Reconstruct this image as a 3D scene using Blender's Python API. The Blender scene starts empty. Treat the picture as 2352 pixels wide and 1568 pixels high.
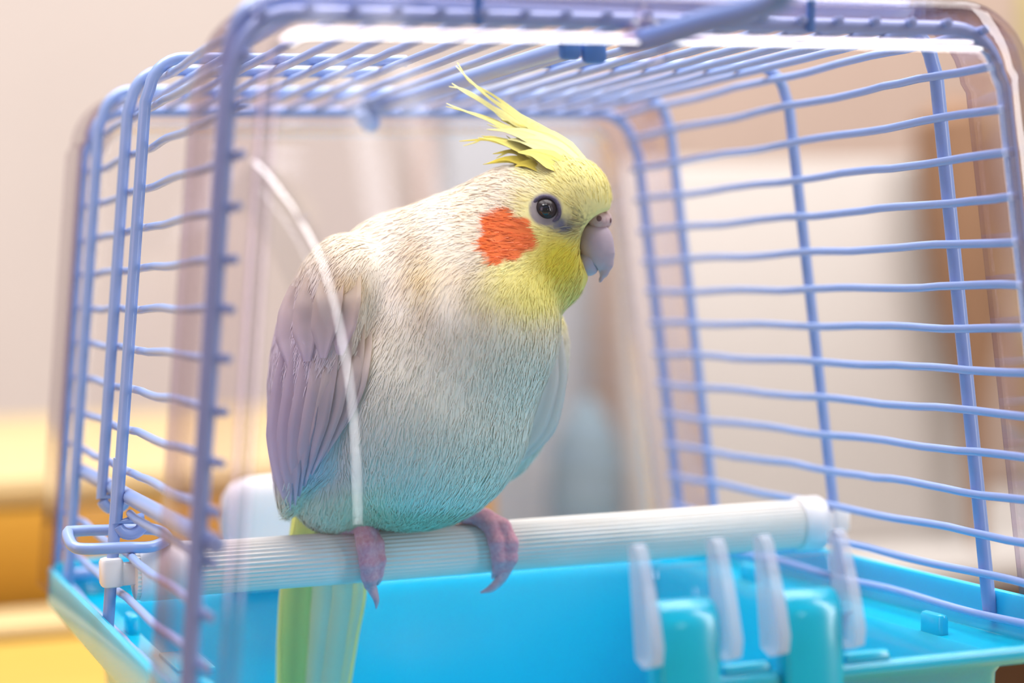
import bpy, math, random
import numpy as np
from mathutils import Matrix, Vector
random.seed(7)
rng = np.random.default_rng(11)
sc = bpy.context.scene
col = sc.collection
PI = math.pi

# ---------------------------------------------------------------- camera
# All lengths below are millimetres in the cage's own frame (X across, Y into the room, Z up,
# Z = 0 at mid height of the cage); W() turns them into world metres with the floor at z = 0.
LIFT = 902.0
def W(p):
    return (p[0] * .001, p[1] * .001, (p[2] + LIFT) * .001)
CAM = np.array([-189.3, -426.0, 2.6])
CR = np.array([.9394, -.34175, -.02719])
CU = np.array([.0345, .01534, .99929])
CF = np.array([.34109, .93967, -.0262])
FPX = 4560.0
cd = bpy.data.cameras.new('camera')
co = bpy.data.objects.new('camera', cd)
col.objects.link(co)
co.matrix_world = Matrix(((CR[0], CU[0], -CF[0], CAM[0] * .001), (CR[1], CU[1], -CF[1], CAM[1] * .001),
                          (CR[2], CU[2], -CF[2], (CAM[2] + LIFT) * .001), (0, 0, 0, 1)))
cd.sensor_width = 36.0
cd.lens = FPX / 2352 * 36.0
cd.clip_start = .01
cd.clip_end = 50
cd.dof.use_dof = True
cd.dof.focus_distance = .531
cd.dof.aperture_fstop = 5.6
sc.camera = co

# ---------------------------------------------------------------- world, lights, exposure
wd = bpy.data.worlds.new('world')
sc.world = wd
wd.use_nodes = True
bg = wd.node_tree.nodes['Background']
bg.inputs[0].default_value = (1.0, .965, .95, 1)
bg.inputs[1].default_value = .24
sc.view_settings.view_transform = 'Standard'
sc.view_settings.look = 'None'
sc.view_settings.exposure = 0.0
sc.view_settings.gamma = 1.0
sc.view_settings.use_curve_mapping = False
sc.cycles.transparent_max_bounces = 32
sc.cycles.max_bounces = 14
sc.cycles.transmission_bounces = 12

def area(name, loc, target, sx, sy, power, color):
    ld = bpy.data.lights.new(name, 'AREA')
    ld.shape = 'RECTANGLE'
    ld.size, ld.size_y, ld.energy, ld.color = sx * .001, sy * .001, power, color
    o = bpy.data.objects.new(name, ld)
    col.objects.link(o)
    o.location = W(loc)
    d = Vector(W(target)) - Vector(W(loc))
    o.rotation_euler = d.to_track_quat('-Z', 'Y').to_euler()
    return o
area('ceiling_light', (250, 300, 1500), (250, 300, 0), 2300, 1500, 108, (1, .985, .97))
area('bead_highlight_light', (1440, -1380, 650), (-80, -15, 0), 230, 2200, 20, (1, .98, 1))  # added strip light, placed to draw the highlight along the panel bead
area('side_light', (-1500, -500, 450), (0, 100, 0), 900, 1200, 6.5, (1, .74, .93))
area('wall_fill_light', (500, 1900, 1500), (500, 1900, 0), 1600, 1200, 15.5, (1, .98, .96))  # added fill that brightens the back wall

# ---------------------------------------------------------------- materials
def lin(r, g, b):
    f = lambda c: (c / 255 / 12.92) if c / 255 <= .04045 else ((c / 255 + .055) / 1.055) ** 2.4
    return (f(r), f(g), f(b), 1)
def mat(name, rgb, rough=.5, spec=.5, **k):
    m = bpy.data.materials.new(name)
    m.use_nodes = True
    b = m.node_tree.nodes['Principled BSDF']
    b.inputs['Base Color'].default_value = lin(*rgb)
    b.inputs['Roughness'].default_value = rough
    b.inputs['Specular IOR Level'].default_value = spec
    for a, v in k.items():
        b.inputs[a.replace('_', ' ')].default_value = v
    return m
def N(m, t, **k):
    n = m.node_tree.nodes.new(t)
    for a, v in k.items():
        setattr(n, a, v)
    return n
def noisy(m, rgb2, scale=(8, 8, 8), amount=1.0, bump=0.0, detail=4, rough=.6):
    """mixes a second tint in with object-space noise, adds fine relief"""
    nt = m.node_tree; b = nt.nodes['Principled BSDF']
    tc = N(m, 'ShaderNodeTexCoord'); mp = N(m, 'ShaderNodeMapping'); no = N(m, 'ShaderNodeTexNoise')
    mp.inputs['Scale'].default_value = scale
    no.inputs['Detail'].default_value = detail
    no.inputs['Roughness'].default_value = rough
    no.inputs['Scale'].default_value = 1.0
    nt.links.new(tc.outputs['Object'], mp.inputs[0]); nt.links.new(mp.outputs[0], no.inputs['Vector'])
    cr = N(m, 'ShaderNodeValToRGB')
    cr.color_ramp.elements[0].position = .3; cr.color_ramp.elements[1].position = .7
    c0 = list(b.inputs['Base Color'].default_value)
    c1 = lin(*rgb2)
    cr.color_ramp.elements[0].color = c0
    cr.color_ramp.elements[1].color = [c0[i] + (c1[i] - c0[i]) * amount for i in range(3)] + [1]
    nt.links.new(no.outputs[0], cr.inputs[0]); nt.links.new(cr.outputs[0], b.inputs['Base Color'])
    if bump:
        bu = N(m, 'ShaderNodeBump'); bu.inputs['Strength'].default_value = bump; bu.inputs['Distance'].default_value = .001
        nt.links.new(no.outputs[0], bu.inputs['Height']); nt.links.new(bu.outputs[0], b.inputs['Normal'])
    return m
M = {}
M['wire'] = noisy(mat('powder_coated_wire', (144, 168, 220), .28, .6), (152, 174, 222), (90, 90, 90), .6)
M['tray'] = noisy(mat('cyan_plastic', (0, 192, 226), .2, .8, Subsurface_Weight=.5, Subsurface_Scale=.006, Subsurface_Radius=(.3, .8, 1.0)), (0, 186, 220), (20, 20, 20), .5)
M['white_plastic'] = noisy(mat('white_plastic', (240, 236, 236), .42), (228, 224, 226), (60, 60, 60), .5)
M['dowel'] = noisy(mat('white_dowel', (232, 228, 222), .6, .3), (226, 218, 206), (60, 400, 400), .6)
M['handle'] = noisy(mat('blue_grey_plastic', (98, 124, 184), .4), (90, 116, 178), (40, 40, 40), .5)
M['clasp'] = noisy(mat('blue_clasp_plastic', (74, 128, 200), .4), (84, 138, 206), (80, 80, 80), .6)
M['wall'] = noisy(mat('beige_wall_paint', (226, 212, 204), .9, .2), (222, 208, 200), (3, 3, 3), .7)
M['floor'] = noisy(mat('floor_boards', (200, 180, 156), .6), (186, 164, 140), (1.5, 14, 1), .8)
M['gold'] = noisy(mat('golden_wood', (178, 142, 62), .55, .25), (168, 128, 50), (4, 40, 40), .6)
M['shaded_ochre'] = noisy(mat('shaded_ochre_wood', (178, 132, 46), .6, .2), (166, 116, 36), (4, 40, 40), .6)  # shade on the step's upright boards is put into this wood tone
M['lit_pale_wood'] = noisy(mat('lit_pale_wood', (182, 158, 116), .6, .25), (174, 148, 102), (4, 40, 40), .6)  # same yellow wood, light on its top faces put into a paler tone
M['cream'] = noisy(mat('cream_cloth', (190, 183, 177), .9, .1), (182, 175, 168), (5, 5, .8), .8)
M['tan'] = noisy(mat('tan_cloth', (178, 156, 142), .9, .1), (166, 144, 130), (5, 5, 1), .8)
M['brown'] = noisy(mat('brown_wood', (128, 96, 72), .55, .3), (150, 114, 84), (30, 30, 3), .8)
M['grey'] = noisy(mat('light_grey_panel', (168, 169, 171), .6, .3), (162, 162, 165), (3, 3, 3), .8)
M['slate'] = noisy(mat('slate_cloth', (120, 134, 140), .9, .1), (100, 116, 126), (20, 20, 20), .8)
M['olive'] = noisy(mat('olive_wood', (186, 170, 112), .6, .2), (176, 160, 104), (4, 4, 4), .8)
M['dark_metal'] = noisy(mat('dark_metal', (40, 42, 46), .4), (52, 54, 58), (40, 40, 40), .5)

def glass(name, tint, rough=.02, ior=1.46):
    m = mat(name, (255, 255, 255), rough)
    b = m.node_tree.nodes['Principled BSDF']
    b.inputs['Base Color'].default_value = tint
    b.inputs['Transmission Weight'].default_value = 1
    b.inputs['IOR'].default_value = ior
    return m
def thin_clear(name, tint, base=.05, edge=None):
    """a thin clear sheet: straight-through transmission plus mirror reflection that rises at grazing angles"""
    m = bpy.data.materials.new(name); m.use_nodes = True
    nt = m.node_tree; nt.nodes.remove(nt.nodes['Principled BSDF'])
    out = nt.nodes['Material Output']
    tr = N(m, 'ShaderNodeBsdfTransparent'); gl = N(m, 'ShaderNodeBsdfGlossy'); mx = N(m, 'ShaderNodeMixShader')
    tr.inputs[0].default_value = tint; gl.inputs['Roughness'].default_value = .03
    geo = N(m, 'ShaderNodeNewGeometry'); dp = N(m, 'ShaderNodeVectorMath', operation='DOT_PRODUCT')
    ab = N(m, 'ShaderNodeMath', operation='ABSOLUTE'); su = N(m, 'ShaderNodeMath', operation='SUBTRACT')
    pw = N(m, 'ShaderNodeMath', operation='POWER'); ml = N(m, 'ShaderNodeMath', operation='MULTIPLY_ADD')
    nt.links.new(geo.outputs['Incoming'], dp.inputs[0]); nt.links.new(geo.outputs['Normal'], dp.inputs[1])
    nt.links.new(dp.outputs['Value'], ab.inputs[0]); su.inputs[0].default_value = 1
    nt.links.new(ab.outputs[0], su.inputs[1]); nt.links.new(su.outputs[0], pw.inputs[0]); pw.inputs[1].default_value = 5
    nt.links.new(pw.outputs[0], ml.inputs[0]); ml.inputs[1].default_value = .8; ml.inputs[2].default_value = base
    if edge:      # the longer way through the plastic at a slant takes more colour
        ec = N(m, 'ShaderNodeMix', data_type='RGBA'); p2 = N(m, 'ShaderNodeMath', operation='POWER'); p2.inputs[1].default_value = 2.2
        nt.links.new(su.outputs[0], p2.inputs[0]); nt.links.new(p2.outputs[0], ec.inputs[0])
        ec.inputs[6].default_value = tint; ec.inputs[7].default_value = edge; nt.links.new(ec.outputs[2], tr.inputs[0])
    nt.links.new(ml.outputs[0], mx.inputs[0]); nt.links.new(tr.outputs[0], mx.inputs[1]); nt.links.new(gl.outputs[0], mx.inputs[2])
    nt.links.new(mx.outputs[0], out.inputs['Surface'])
    return m
M['sheet'] = thin_clear('clear_sheet', (.99, .985, .992, 1), .022)
M['step'] = thin_clear('clear_sheet_edge', (.975, .965, .98, 1), .17, (.74, .66, .76, 1))
M['acrylic'] = thin_clear('clear_acrylic', (.96, .93, .945, 1), .05, (.70, .61, .70, 1))
M['cut_edge'] = thin_clear('clear_cut_edge', (.76, .70, .80, 1), .08, (.56, .50, .62, 1))
M['bead'] = thin_clear('clear_bead', (.99, .985, .99, 1), .16)
def milky(name):
    m = mat(name, (222, 226, 240), .3, .5); nt = m.node_tree
    tr = N(m, 'ShaderNodeBsdfTransparent'); mx = N(m, 'ShaderNodeMixShader'); mx.inputs[0].default_value = .4
    nt.links.new(tr.outputs[0], mx.inputs[1]); nt.links.new(nt.nodes['Principled BSDF'].outputs[0], mx.inputs[2])
    nt.links.new(mx.outputs[0], nt.nodes['Material Output'].inputs['Surface']); return m
M['milky'] = milky('milky_clear_plastic')

def emit(name, rgb, s):
    m = bpy.data.materials.new(name); m.use_nodes = True
    nt = m.node_tree; nt.nodes.remove(nt.nodes['Principled BSDF'])
    e = N(m, 'ShaderNodeEmission'); e.inputs[0].default_value = lin(*rgb); e.inputs[1].default_value = s
    nt.links.new(e.outputs[0], nt.nodes['Material Output'].inputs[0])
    return m

# ---------------------------------------------------------------- mesh helpers
def empty(name, loc, label=None, cat=None, group=None):
    o = bpy.data.objects.new(name, None)
    col.objects.link(o)
    o.location = W(loc); o.empty_display_size = .01
    tag(o, label, cat, group)
    return o
def tag(o, label=None, cat=None, group=None, kind=None):
    for k, v in (('label', label), ('category', cat), ('group', group), ('kind', kind)):
        if v: o[k] = v
    return o
class MB:
    """collects shapes in millimetres and links them as one mesh object"""
    def __init__(s): s.v = []; s.f = []; s.m = []
    def add(s, v, f, mi=0):
        n = len(s.v); s.v += [tuple(p) for p in v]; s.f += [tuple(i + n for i in q) for q in f]; s.m += [mi] * len(f)
    def box(s, c, h, rot=None, bev=0.0):
        """box with chamfered edges: centre, half sizes"""
        b = min(bev, *[x * .98 for x in h]) if bev else 0
        pts = []
        R = rot if rot is not None else np.eye(3)
        if not b:
            for sx in (-1, 1):
                for sy in (-1, 1):
                    for sz in (-1, 1): pts.append(np.array(c) + R @ np.array((sx * h[0], sy * h[1], sz * h[2])))
            s.add(pts, [(0, 1, 3, 2), (4, 6, 7, 5), (0, 4, 5, 1), (2, 3, 7, 6), (0, 2, 6, 4), (1, 5, 7, 3)]); return
        prof = []
        for a, (sx, sy) in enumerate(((1, 1), (-1, 1), (-1, -1), (1, -1))):
            for k in range(4):
                t = PI / 2 * (a + k / 3)
                prof.append((sx * (h[0] - b) + b * math.cos(t), sy * (h[1] - b) + b * math.sin(t)))
        n = len(prof); fs = []
        rings = [(-h[2], b), (-h[2] + b * .3, b * .3), (-h[2] + b, 0), (h[2] - b, 0), (h[2] - b * .3, b * .3), (h[2], b)]
        for z, ins in rings:
            for x, y in prof:
                kx, ky = (h[0] - ins) / h[0], (h[1] - ins) / h[1]
                pts.append(np.array(c) + R @ np.array((x * kx, y * ky, z)))
        for r in range(len(rings) - 1):
            for i in range(n):
                j = (i + 1) % n; fs.append((r * n + i, r * n + j, r * n + n + j, r * n + n + i))
        fs.append(tuple(range(n - 1, -1, -1))); fs.append(tuple((len(rings) - 1) * n + i for i in range(n)))
        s.add(pts, fs)
    def tube(s, path, rad, n=10, closed=False, caps=True):
        P = [np.array(p, float) for p in path]; L = len(P)
        R = rad if hasattr(rad, '__len__') else [rad] * L
        pts = []; fs = []; up = None
        for i in range(L):
            a = P[i - 1] if (i or closed) else P[i]; b = P[(i + 1) % L] if (i < L - 1 or closed) else P[i]
            t = (b - a) / (np.linalg.norm(b - a) + 1e-9)
            if up is None:
                up = np.array((0, 0, 1.)) if abs(t[2]) < .9 else np.array((0, 1., 0))
            up = up - t * (up @ t); up /= np.linalg.norm(up) + 1e-9
            w = np.cross(t, up)
            for k in range(n):
                an = 2 * PI * k / n
                pts.append(P[i] + R[i] * (math.cos(an) * up + math.sin(an) * w))
        for i in range(L if closed else L - 1):
            for k in range(n):
                i2 = (i + 1) % L; k2 = (k + 1) % n
                fs.append((i * n + k, i * n + k2, i2 * n + k2, i2 * n + k))
        if not closed and caps:
            for end, i in ((-1, 0), (1, L - 1)):      # rounded ends
                t = P[0] - P[1] if i == 0 else P[-1] - P[-2]
                t = t / (np.linalg.norm(t) + 1e-9)
                pts.append(P[i] + t * R[i] * .55); c = len(pts) - 1
                for k in range(n):
                    a, b = i * n + k, i * n + (k + 1) % n
                    fs.append((b, a, c) if i == 0 else (a, b, c))
        s.add(pts, fs)
    def build(s, name, material, parent=None, smooth=True, label=None, kind=None, origin=None):
        me = bpy.data.meshes.new(name)
        if parent is not None:
            o0 = PO[parent.name]
        else:
            o0 = np.array(origin if origin is not None else np.mean(np.array(s.v), 0))
        me.from_pydata([tuple((np.array(v) - o0) * .001) for v in s.v], [], s.f)
        mats = material if isinstance(material, (list, tuple)) else [material]
        for mm in mats: me.materials.append(mm)
        if len(mats) > 1: me.polygons.foreach_set('material_index', s.m)
        me.update()
        o = bpy.data.objects.new(name, me); col.objects.link(o)
        if parent is not None: o.parent = parent
        else: o.location = W(o0)
        PO[o.name] = o0
        if smooth:
            me.shade_auto_smooth(math.radians(40)) if hasattr(me, 'shade_auto_smooth') else None
            me.polygons.foreach_set('use_smooth', [True] * len(me.polygons))
            sharp(me, 42)
        if label: o['label'] = label
        if kind: o['kind'] = kind
        return o
PO = {}
def sharp(me, deg):
    import bmesh
    bm = bmesh.new(); bm.from_mesh(me)
    bmesh.ops.recalc_face_normals(bm, faces=bm.faces)
    ca = math.radians(deg)
    for e in bm.edges:
        if len(e.link_faces) == 2 and e.calc_face_angle(0) > ca: e.smooth = False
    bm.to_mesh(me); bm.free()
def root(name, loc, label, cat, group=None):
    o = empty(name, loc, label, cat, group); PO[o.name] = np.array(loc, float); return o
def arc(c, r, a0, a1, n, plane='xz', y=0):
    out = []
    for i in range(n + 1):
        a = math.radians(a0 + (a1 - a0) * i / n)
        out.append((c[0] + r * math.cos(a), y, c[1] + r * math.sin(a)))
    return out
def bez(p, n):
    """Catmull-Rom through the points"""
    P = [np.array(q, float) for q in p]; P = [2 * P[0] - P[1]] + P + [2 * P[-1] - P[-2]]
    out = []
    for i in range(1, len(P) - 2):
        for k in range(n):
            t = k / n; a, b, c, d = P[i - 1:i + 3]
            out.append(.5 * (2 * b + (c - a) * t + (2 * a - 5 * b + 4 * c - d) * t * t + (3 * b - a - 3 * c + d) * t ** 3))
    out.append(P[-2]); return out

# ---------------------------------------------------------------- setting
FLOOR = -LIFT
m_ = MB(); m_.box((300, 600, FLOOR - 20), (2400, 2200, 20)); m_.build('floor', M['floor'], smooth=False)
tag(bpy.data.objects['floor'], kind='structure')
m_ = MB(); m_.box((300, 2840, FLOOR + 1300), (2400, 40, 1300)); tag(m_.build('wall_back', M['wall'], smooth=False), kind='structure')

def wood_table():
    t = root('wooden_table', (-270, 255, FLOOR), 'golden wooden table that the cage stands on', 'table')
    m = MB(); m.box((-270, 255, -167), (480, 335, 15), bev=4); m.build('tabletop', M['gold'], t)
    m = MB(); m.box((-270, 255, -200), (430, 285, 18), bev=2); m.build('apron', M['gold'], t)
    for sx in (-1, 1):
        for sy in (-1, 1):
            m = MB(); m.tube([(-270 + sx * 420, 255 + sy * 270, -182), (-270 + sx * 420, 255 + sy * 270, FLOOR)], [28, 20], 12)
            m.build('leg', M['gold'], t)
wood_table()
def step_box():
    t = root('wooden_step', (-300, 700, -152), 'yellow wooden step box behind the cage, lit top and shaded boards put in its colours', 'step')
    m = MB(); m.box((-280, 860, -93), (462, 262, 9), bev=7); m.build('tread', M['lit_pale_wood'], t)
    m = MB(); m.box((-280, 606, -127), (450, 7, 25), bev=1.5); m.build('riser', M['shaded_ochre'], t)
    m = MB(); m.box((-280, 1110, -127), (450, 7, 25), bev=1.5); m.build('riser', M['shaded_ochre'], t)
    for sx in (-1, 1):
        m = MB(); m.box((-280 + sx * 443, 858, -127), (7, 244, 25), bev=1.5); m.build('side_board', M['shaded_ochre'], t)
    return t
step_box()
m_ = MB(); m_.box((-260, 530, -148.5), (420, 27, 3.5), bev=3)  # added strip whose pale colour stands in for a bright table edge
tag(m_.build('bright_edge_batten', M['lit_pale_wood']), 'pale flat wooden batten added for the bright edge of the table before the yellow step', 'batten')

def side_table():
    t = root('side_table', (720, 1420, FLOOR), 'low sideboard with pale top far behind the cage', 'sideboard')
    m = MB(); m.box((720, 1420, -260), (760, 320, 14), bev=4); m.build('tabletop', M['cream'], t)
    for sx in (-1, 1):
        m = MB(); m.box((720 + sx * 700, 1420, -588), (18, 290, 314), bev=3); m.build('side_board', M['brown'], t)
    m = MB(); m.box((720, 1700, -588), (682, 8, 314), bev=3); m.build('back_board', M['brown'], t)
side_table()

# ---------------------------------------------------------------- the cage
cage = root('bird_cage', (0, 110, -152), 'clear ended bird carrier of lavender wire on a cyan tray', 'bird cage')
HA, TP = 101.4, .0995
def hx(z): return HA - TP * z
ZT = 67.8
def side_x(z): return hx(z)
def hoop(Y, off, zb_l, zb_r, r=10, top=ZT):
    """rod up the left side, over the roof, down the right; off = distance outside the wires"""
    pts = []
    zs = np.linspace(zb_l, top - r - 2, 8)
    pts += [(-(hx(z) + off), Y, z) for z in zs]
    xe = hx(top) + off
    th = math.degrees(math.atan(TP))
    pts += [(-(xe - r) + r * math.cos(a), Y, top - r + r * math.sin(a)) for a in np.radians(np.linspace(180 - th - 4, 92, 8))]
    pts += [(x, Y, top) for x in np.linspace(-(xe - r), xe - r, 12)]
    pts += [((xe - r) + r * math.cos(a), Y, top - r + r * math.sin(a)) for a in np.radians(np.linspace(88, th + 4, 8))]
    pts += [((hx(z) + off), Y, z) for z in np.linspace(top - r - 2, zb_r, 8)]
    return pts
WR = 1.12
# side wires
wy = np.linspace(-3.5, 227.5, 26)
for side in (-1, 1):
    for k in range(-6, 9):
        z = -11.0 * k + (.2 if side > 0 else 0)
        if k == -6: z = 63.5
        y0 = -3.5; y1 = 227.5
        if side < 0 and k in (5,): y1 = 112
        ys = [y for y in wy if y0 <= y <= y1]
        if ys[-1] < y1: ys.append(y1)
        path = []
        inner = -1.35 if k > -6 else -4.2
        for y in ys:
            bow = 0.0
            for yr in (30, 112, 198): bow = max(bow, math.exp(-((y - yr) / 14) ** 2))
            path.append((side * (side_x(z) + inner - .55 * bow + rng.normal(0, .05)), y, z + rng.normal(0, .06) + .28 * math.sin(y * .09 + k * 1.7)))
        m = MB(); m.tube(path, WR, 10); m.build('side_wire', M['wire'], cage)
# roof wires
for i in range(17):
    x = -80.5 + i * 10.06
    path = [(x + rng.normal(0, .06), y, ZT - 2.75 + rng.normal(0, .05)) for y in wy]
    m = MB(); m.tube(path, WR, 10); m.build('roof_wire', M['wire'], cage)
# hoops
for Y, r_, zl, zr in ((198, 1.65, -88, -88), (30, 1.9, -88, -88)):
    h_ = hoop(Y, 1.5, zl, zr)
    if Y == 30: h_ = [(x, 16.5 + 13.5 * x / 100, z) for x, y, z in h_]
    m = MB(); m.tube(h_, r_, 14); m.build('frame_rod', M['wire'], cage)
# right half of the middle hoop, left door rods with hooked feet
def half_right(Y):
    h = hoop(Y, 1.5, -88, -88); return [p for p in h if p[0] > -4]
m = MB(); m.tube(half_right(112), 1.65, 14); m.build('frame_rod', M['wire'], cage)
def door_rod(Y, zfoot):
    h = [p for p in hoop(Y, 1.5, zfoot, -88) if p[0] < -13]
    x0 = -(hx(zfoot) + 1.5); r = 3.6
    hook = [(x0 + r - r * math.cos(a), Y, zfoot - r * math.sin(a)) for a in np.radians(np.linspace(190, 20, 12))]
    return hook[::-1] + h
door_parts = []
for Y, zf in ((142, -53), (112, -57)):
    m = MB(); m.tube(door_rod(Y, zf), 1.62, 14); m.build('door_rod', M['wire'], cage)
m = MB(); m.tube([(-(hx(-50.6) - 1.6), y, -50.6) for y in np.linspace(-3, 206, 14)], 2.1, 12); m.build('door_bar', M['wire'], cage)
m = MB(); m.tube([(-2.5 - .03 * (y - 40), y, ZT - 4.6) for y in np.linspace(36, 206, 14)], 2.3, 12); m.build('door_bar', M['wire'], cage)
m = MB(); m.tube([(-(hx(z) + 1.9), 112.6, z) for z in np.linspace(-40, -90.5, 8)], 1.6, 14); m.build('latch_post', M['wire'], cage)
# latch ring round the post
zc = -61.0
ring = bez([(-121, 117.5, -59.4), (-121.5, 112, -60.6), (-120.8, 105.8, -62.3), (-117, 104.6, -62.9), (-108, 104.6, -63.2), (-101, 104.8, -63.5),
            (-96.5, 108, -62.6), (-95.4, 112.5, -61.6), (-96.8, 117, -60.6), (-101, 119, -60.2), (-109, 118.8, -59.9), (-117, 118.6, -59.5)], 5)
m = MB(); m.tube(ring[:-1], 1.55, 12, closed=True); m.build('latch_ring', M['wire'], cage)
# end frames
def end_frame(Y):
    m = MB(); m.tube(hoop(Y, 1.6, -86, -86, r=13, top=64.2), 1.8, 14)
    if Y > 100: m.tube([(x, Y, -86) for x in np.linspace(-(hx(-86) + 1.6), hx(-86) + 1.6, 10)], 1.9, 12)
    m.build('end_frame', M['wire'], cage)
end_frame(0); end_frame(228)

# clear end caps
def cap_path(n0, zb=-89.5, off=0.0, r=14, seg=9):
    """open outline (left foot, over, right foot) with outward normals"""
    top = 65.2; pts = []
    th = math.atan(TP)
    A = [(-(hx(z) + 1.6), z) for z in np.linspace(zb, top - r - 1, 9)]
    nl = (-math.cos(th), math.sin(th))
    out = [(p, nl) for p in A]
    xe = hx(top) + 1.6
    for a in np.linspace(PI - th, PI / 2, seg): out.append(((-(xe - r) + r * math.cos(a), top - r + r * math.sin(a)), (math.cos(a), math.sin(a))))
    for x in np.linspace(-(xe - r), xe - r, 8)[1:-1]: out.append(((x, top), (0, 1)))
    for a in np.linspace(PI / 2, th, seg): out.append((((xe - r) + r * math.cos(a), top - r + r * math.sin(a)), (math.cos(a), math.sin(a))))
    out += [((hx(z) + 1.6, z), (math.cos(th), math.sin(th))) for z in np.linspace(top - r - 1, zb, 9)]
    return out
def end_cap(Y0, s):
    """s = -1: the cap that faces the camera side, +1: the far one"""
    path = cap_path(0)
    Yf = Y0 + s * 8.0
    # closed section, (offset outward, y): outer wall, front flange, inner lip
    sec = [(3.6, -s * 22), (4.6, -s * 21.6), (4.9, s * 6.2), (4.1, s * 7.7), (2.8, s * 8.3), (-5.2, s * 8.3), (-5.2, s * 6.9), (2.6, s * 6.9), (3.3, s * 5.8), (3.1, -s * 21.6)]
    n = len(sec); m = MB(); pts = []; fs = []
    for (p, nn) in path:
        for o, y in sec: pts.append((p[0] + nn[0] * o, Y0 + y, p[1] + nn[1] * o))
    for i in range(len(path) - 1):
        for k in range(n):
            k2 = (k + 1) % n; fs.append((i * n + k, i * n + k2, i * n + n + k2, i * n + n + k))
    fs.append(tuple(range(n))); fs.append(tuple(len(pts) - 1 - k for k in range(n)))
    m.add(pts, fs); m.m = [1 if (q < (len(path) - 1) * n and q % n in (0, 5, n - 1)) else 0 for q in range(len(fs))]
    capo = m.build('end_cap', [M['acrylic'], M['cut_edge']], cage)
    # bulged panel: rim step then a shallow dome, two skins
    m = MB(); pts = []; fs = []
    inner = []
    path = cap_path(0, r=14)
    rows = []
    def ring(o, y): return [(p[0] + nn[0] * o, y, p[1] + nn[1] * o) for p, nn in path]
    steps = [(-4.6, Yf), (-5.4, Yf + s * .4), (-6.2, Yf + s * 1.6), (-6.7, Yf + s * 3.6), (-7.2, Yf + s * 4.8), (-8.2, Yf + s * 5.5)]
    L = len(path)
    mi = []
    for o, y in steps: rows.append(ring(o, y))
    # dome as a grid: interpolate each outline point with its mirror on the other side is awkward at corners, so use scaled rings
    cx, cz = 0.0, -14.0
    base = ring(-8.2, 0)
    for t in np.linspace(.03, 1, 22):
        rr = []
        for (x, _, z) in base:
            X = x * (1 - t); Z = cz + (z - cz) * (1 - t) if True else z
            u = X / 96; v = (Z + 45) / 112
            rr.append((X, Yf + s * (5.5 + DOME * max(0, (1 - u * u)) * max(0, (1 - v * v))), Z))
        rows.append(rr)
    nst = len(steps)
    for skin in (0, 1):
        b = len(pts)
        for rr in rows:
            for q in rr: pts.append((q[0], q[1] - s * skin * 1.2, q[2]))
        for i in range(len(rows) - 1):
            for k in range(L - 1):
                fs.append((b + i * L + k, b + i * L + k + 1, b + i * L + L + k + 1, b + i * L + L + k)); mi.append(1 if i < nst - 1 else 0)
            if i >= nst - 1:
                fs.append((b + i * L + L - 1, b + i * L, b + i * L + L, b + i * L + L + L - 1)); mi.append(0)
    m.v = pts; m.f = fs; m.m = mi
    o = m.build('clear_panel', [M['sheet'], M['step']], capo)
    if s < 0:
        xz = [(-99.5, 28.5), (-97.2, 26), (-91.6, 19.1), (-86.2, 9.8), (-83.2, .4), (-81.3, -8.9), (-79.9, -18.3), (-79.1, -27.7), (-78.8, -37), (-78.7, -46.4), (-78.9, -52), (-79.1, -60)]
        def dome_y(x, z): return Yf - 5.5 - DOME * max(0, 1 - (x / 96) ** 2) * max(0, 1 - ((z + 45) / 112) ** 2)
        P = np.array(bez([(x, 0, z) for x, z in xz], 6)); T = np.gradient(P, axis=0); T /= np.linalg.norm(T, axis=1, keepdims=True)
        ws = np.interp(np.linspace(0, 1, len(P)), [0, .12, .5, .85, 1], [5.0, 6.0, 5.2, 4.2, 1.4]); nu = 15; v = []; f = []
        for p, t, w in zip(P, T, ws):
            sx_, sz_ = -t[2], t[0]
            for u in np.linspace(-1, 1, nu):
                x, z = p[0] + sx_ * u * w, p[2] + sz_ * u * w
                v.append((x, dome_y(x, z) - .05 - .3 * w * (1 - u * u), z))
        for i in range(len(P) - 1):
            for k in range(nu - 1): f.append((i * nu + k, i * nu + k + 1, i * nu + nu + k + 1, i * nu + nu + k))
        m = MB(); m.add(v, f); m.build('panel_bead', M['bead'], capo)
    return capo
DOME = 1.5
end_cap(0, -1); end_cap(228, 1)

# wire bail and carrying handle on the near end
m = MB(); m.tube(bez([(-41, -1, 62.5), (-41, -3, 80), (-38, -4, 92), (-30, -4, 98), (0, -4, 99), (30, -4, 98), (39, -4, 92), (42.5, -4, 80), (42.8, -2, 62.5)], 6), 1.1, 10)
m.build('wire_bail', M['clasp'], cage)
m = MB()
m.tube(bez([(-3.2, 2, 59.6), (-3.5, -12, 58.6), (-4.5, -40, 58.2), (-7, -82, 57.8), (-13, -92, 66), (-26, -95, 84), (-48, -95, 92), (-72, -93, 90)], 6), [2.6] * 49, 14)
m.build('carry_handle', M['handle'], cage)
m = MB(); m.tube([(-3.3 + 4.6 * math.cos(a), -9 + 1.5 * math.sin(a), 58.2 + 4.8 * math.sin(a)) for a in np.linspace(0, 2 * PI, 20)[:-1]], 1.3, 8, closed=True)
m.tube([(-3.3, -8, 63), (-3.3, -8, 66)], 2.0, 10)
m.build('handle_socket', M['acrylic'], cage)
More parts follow.
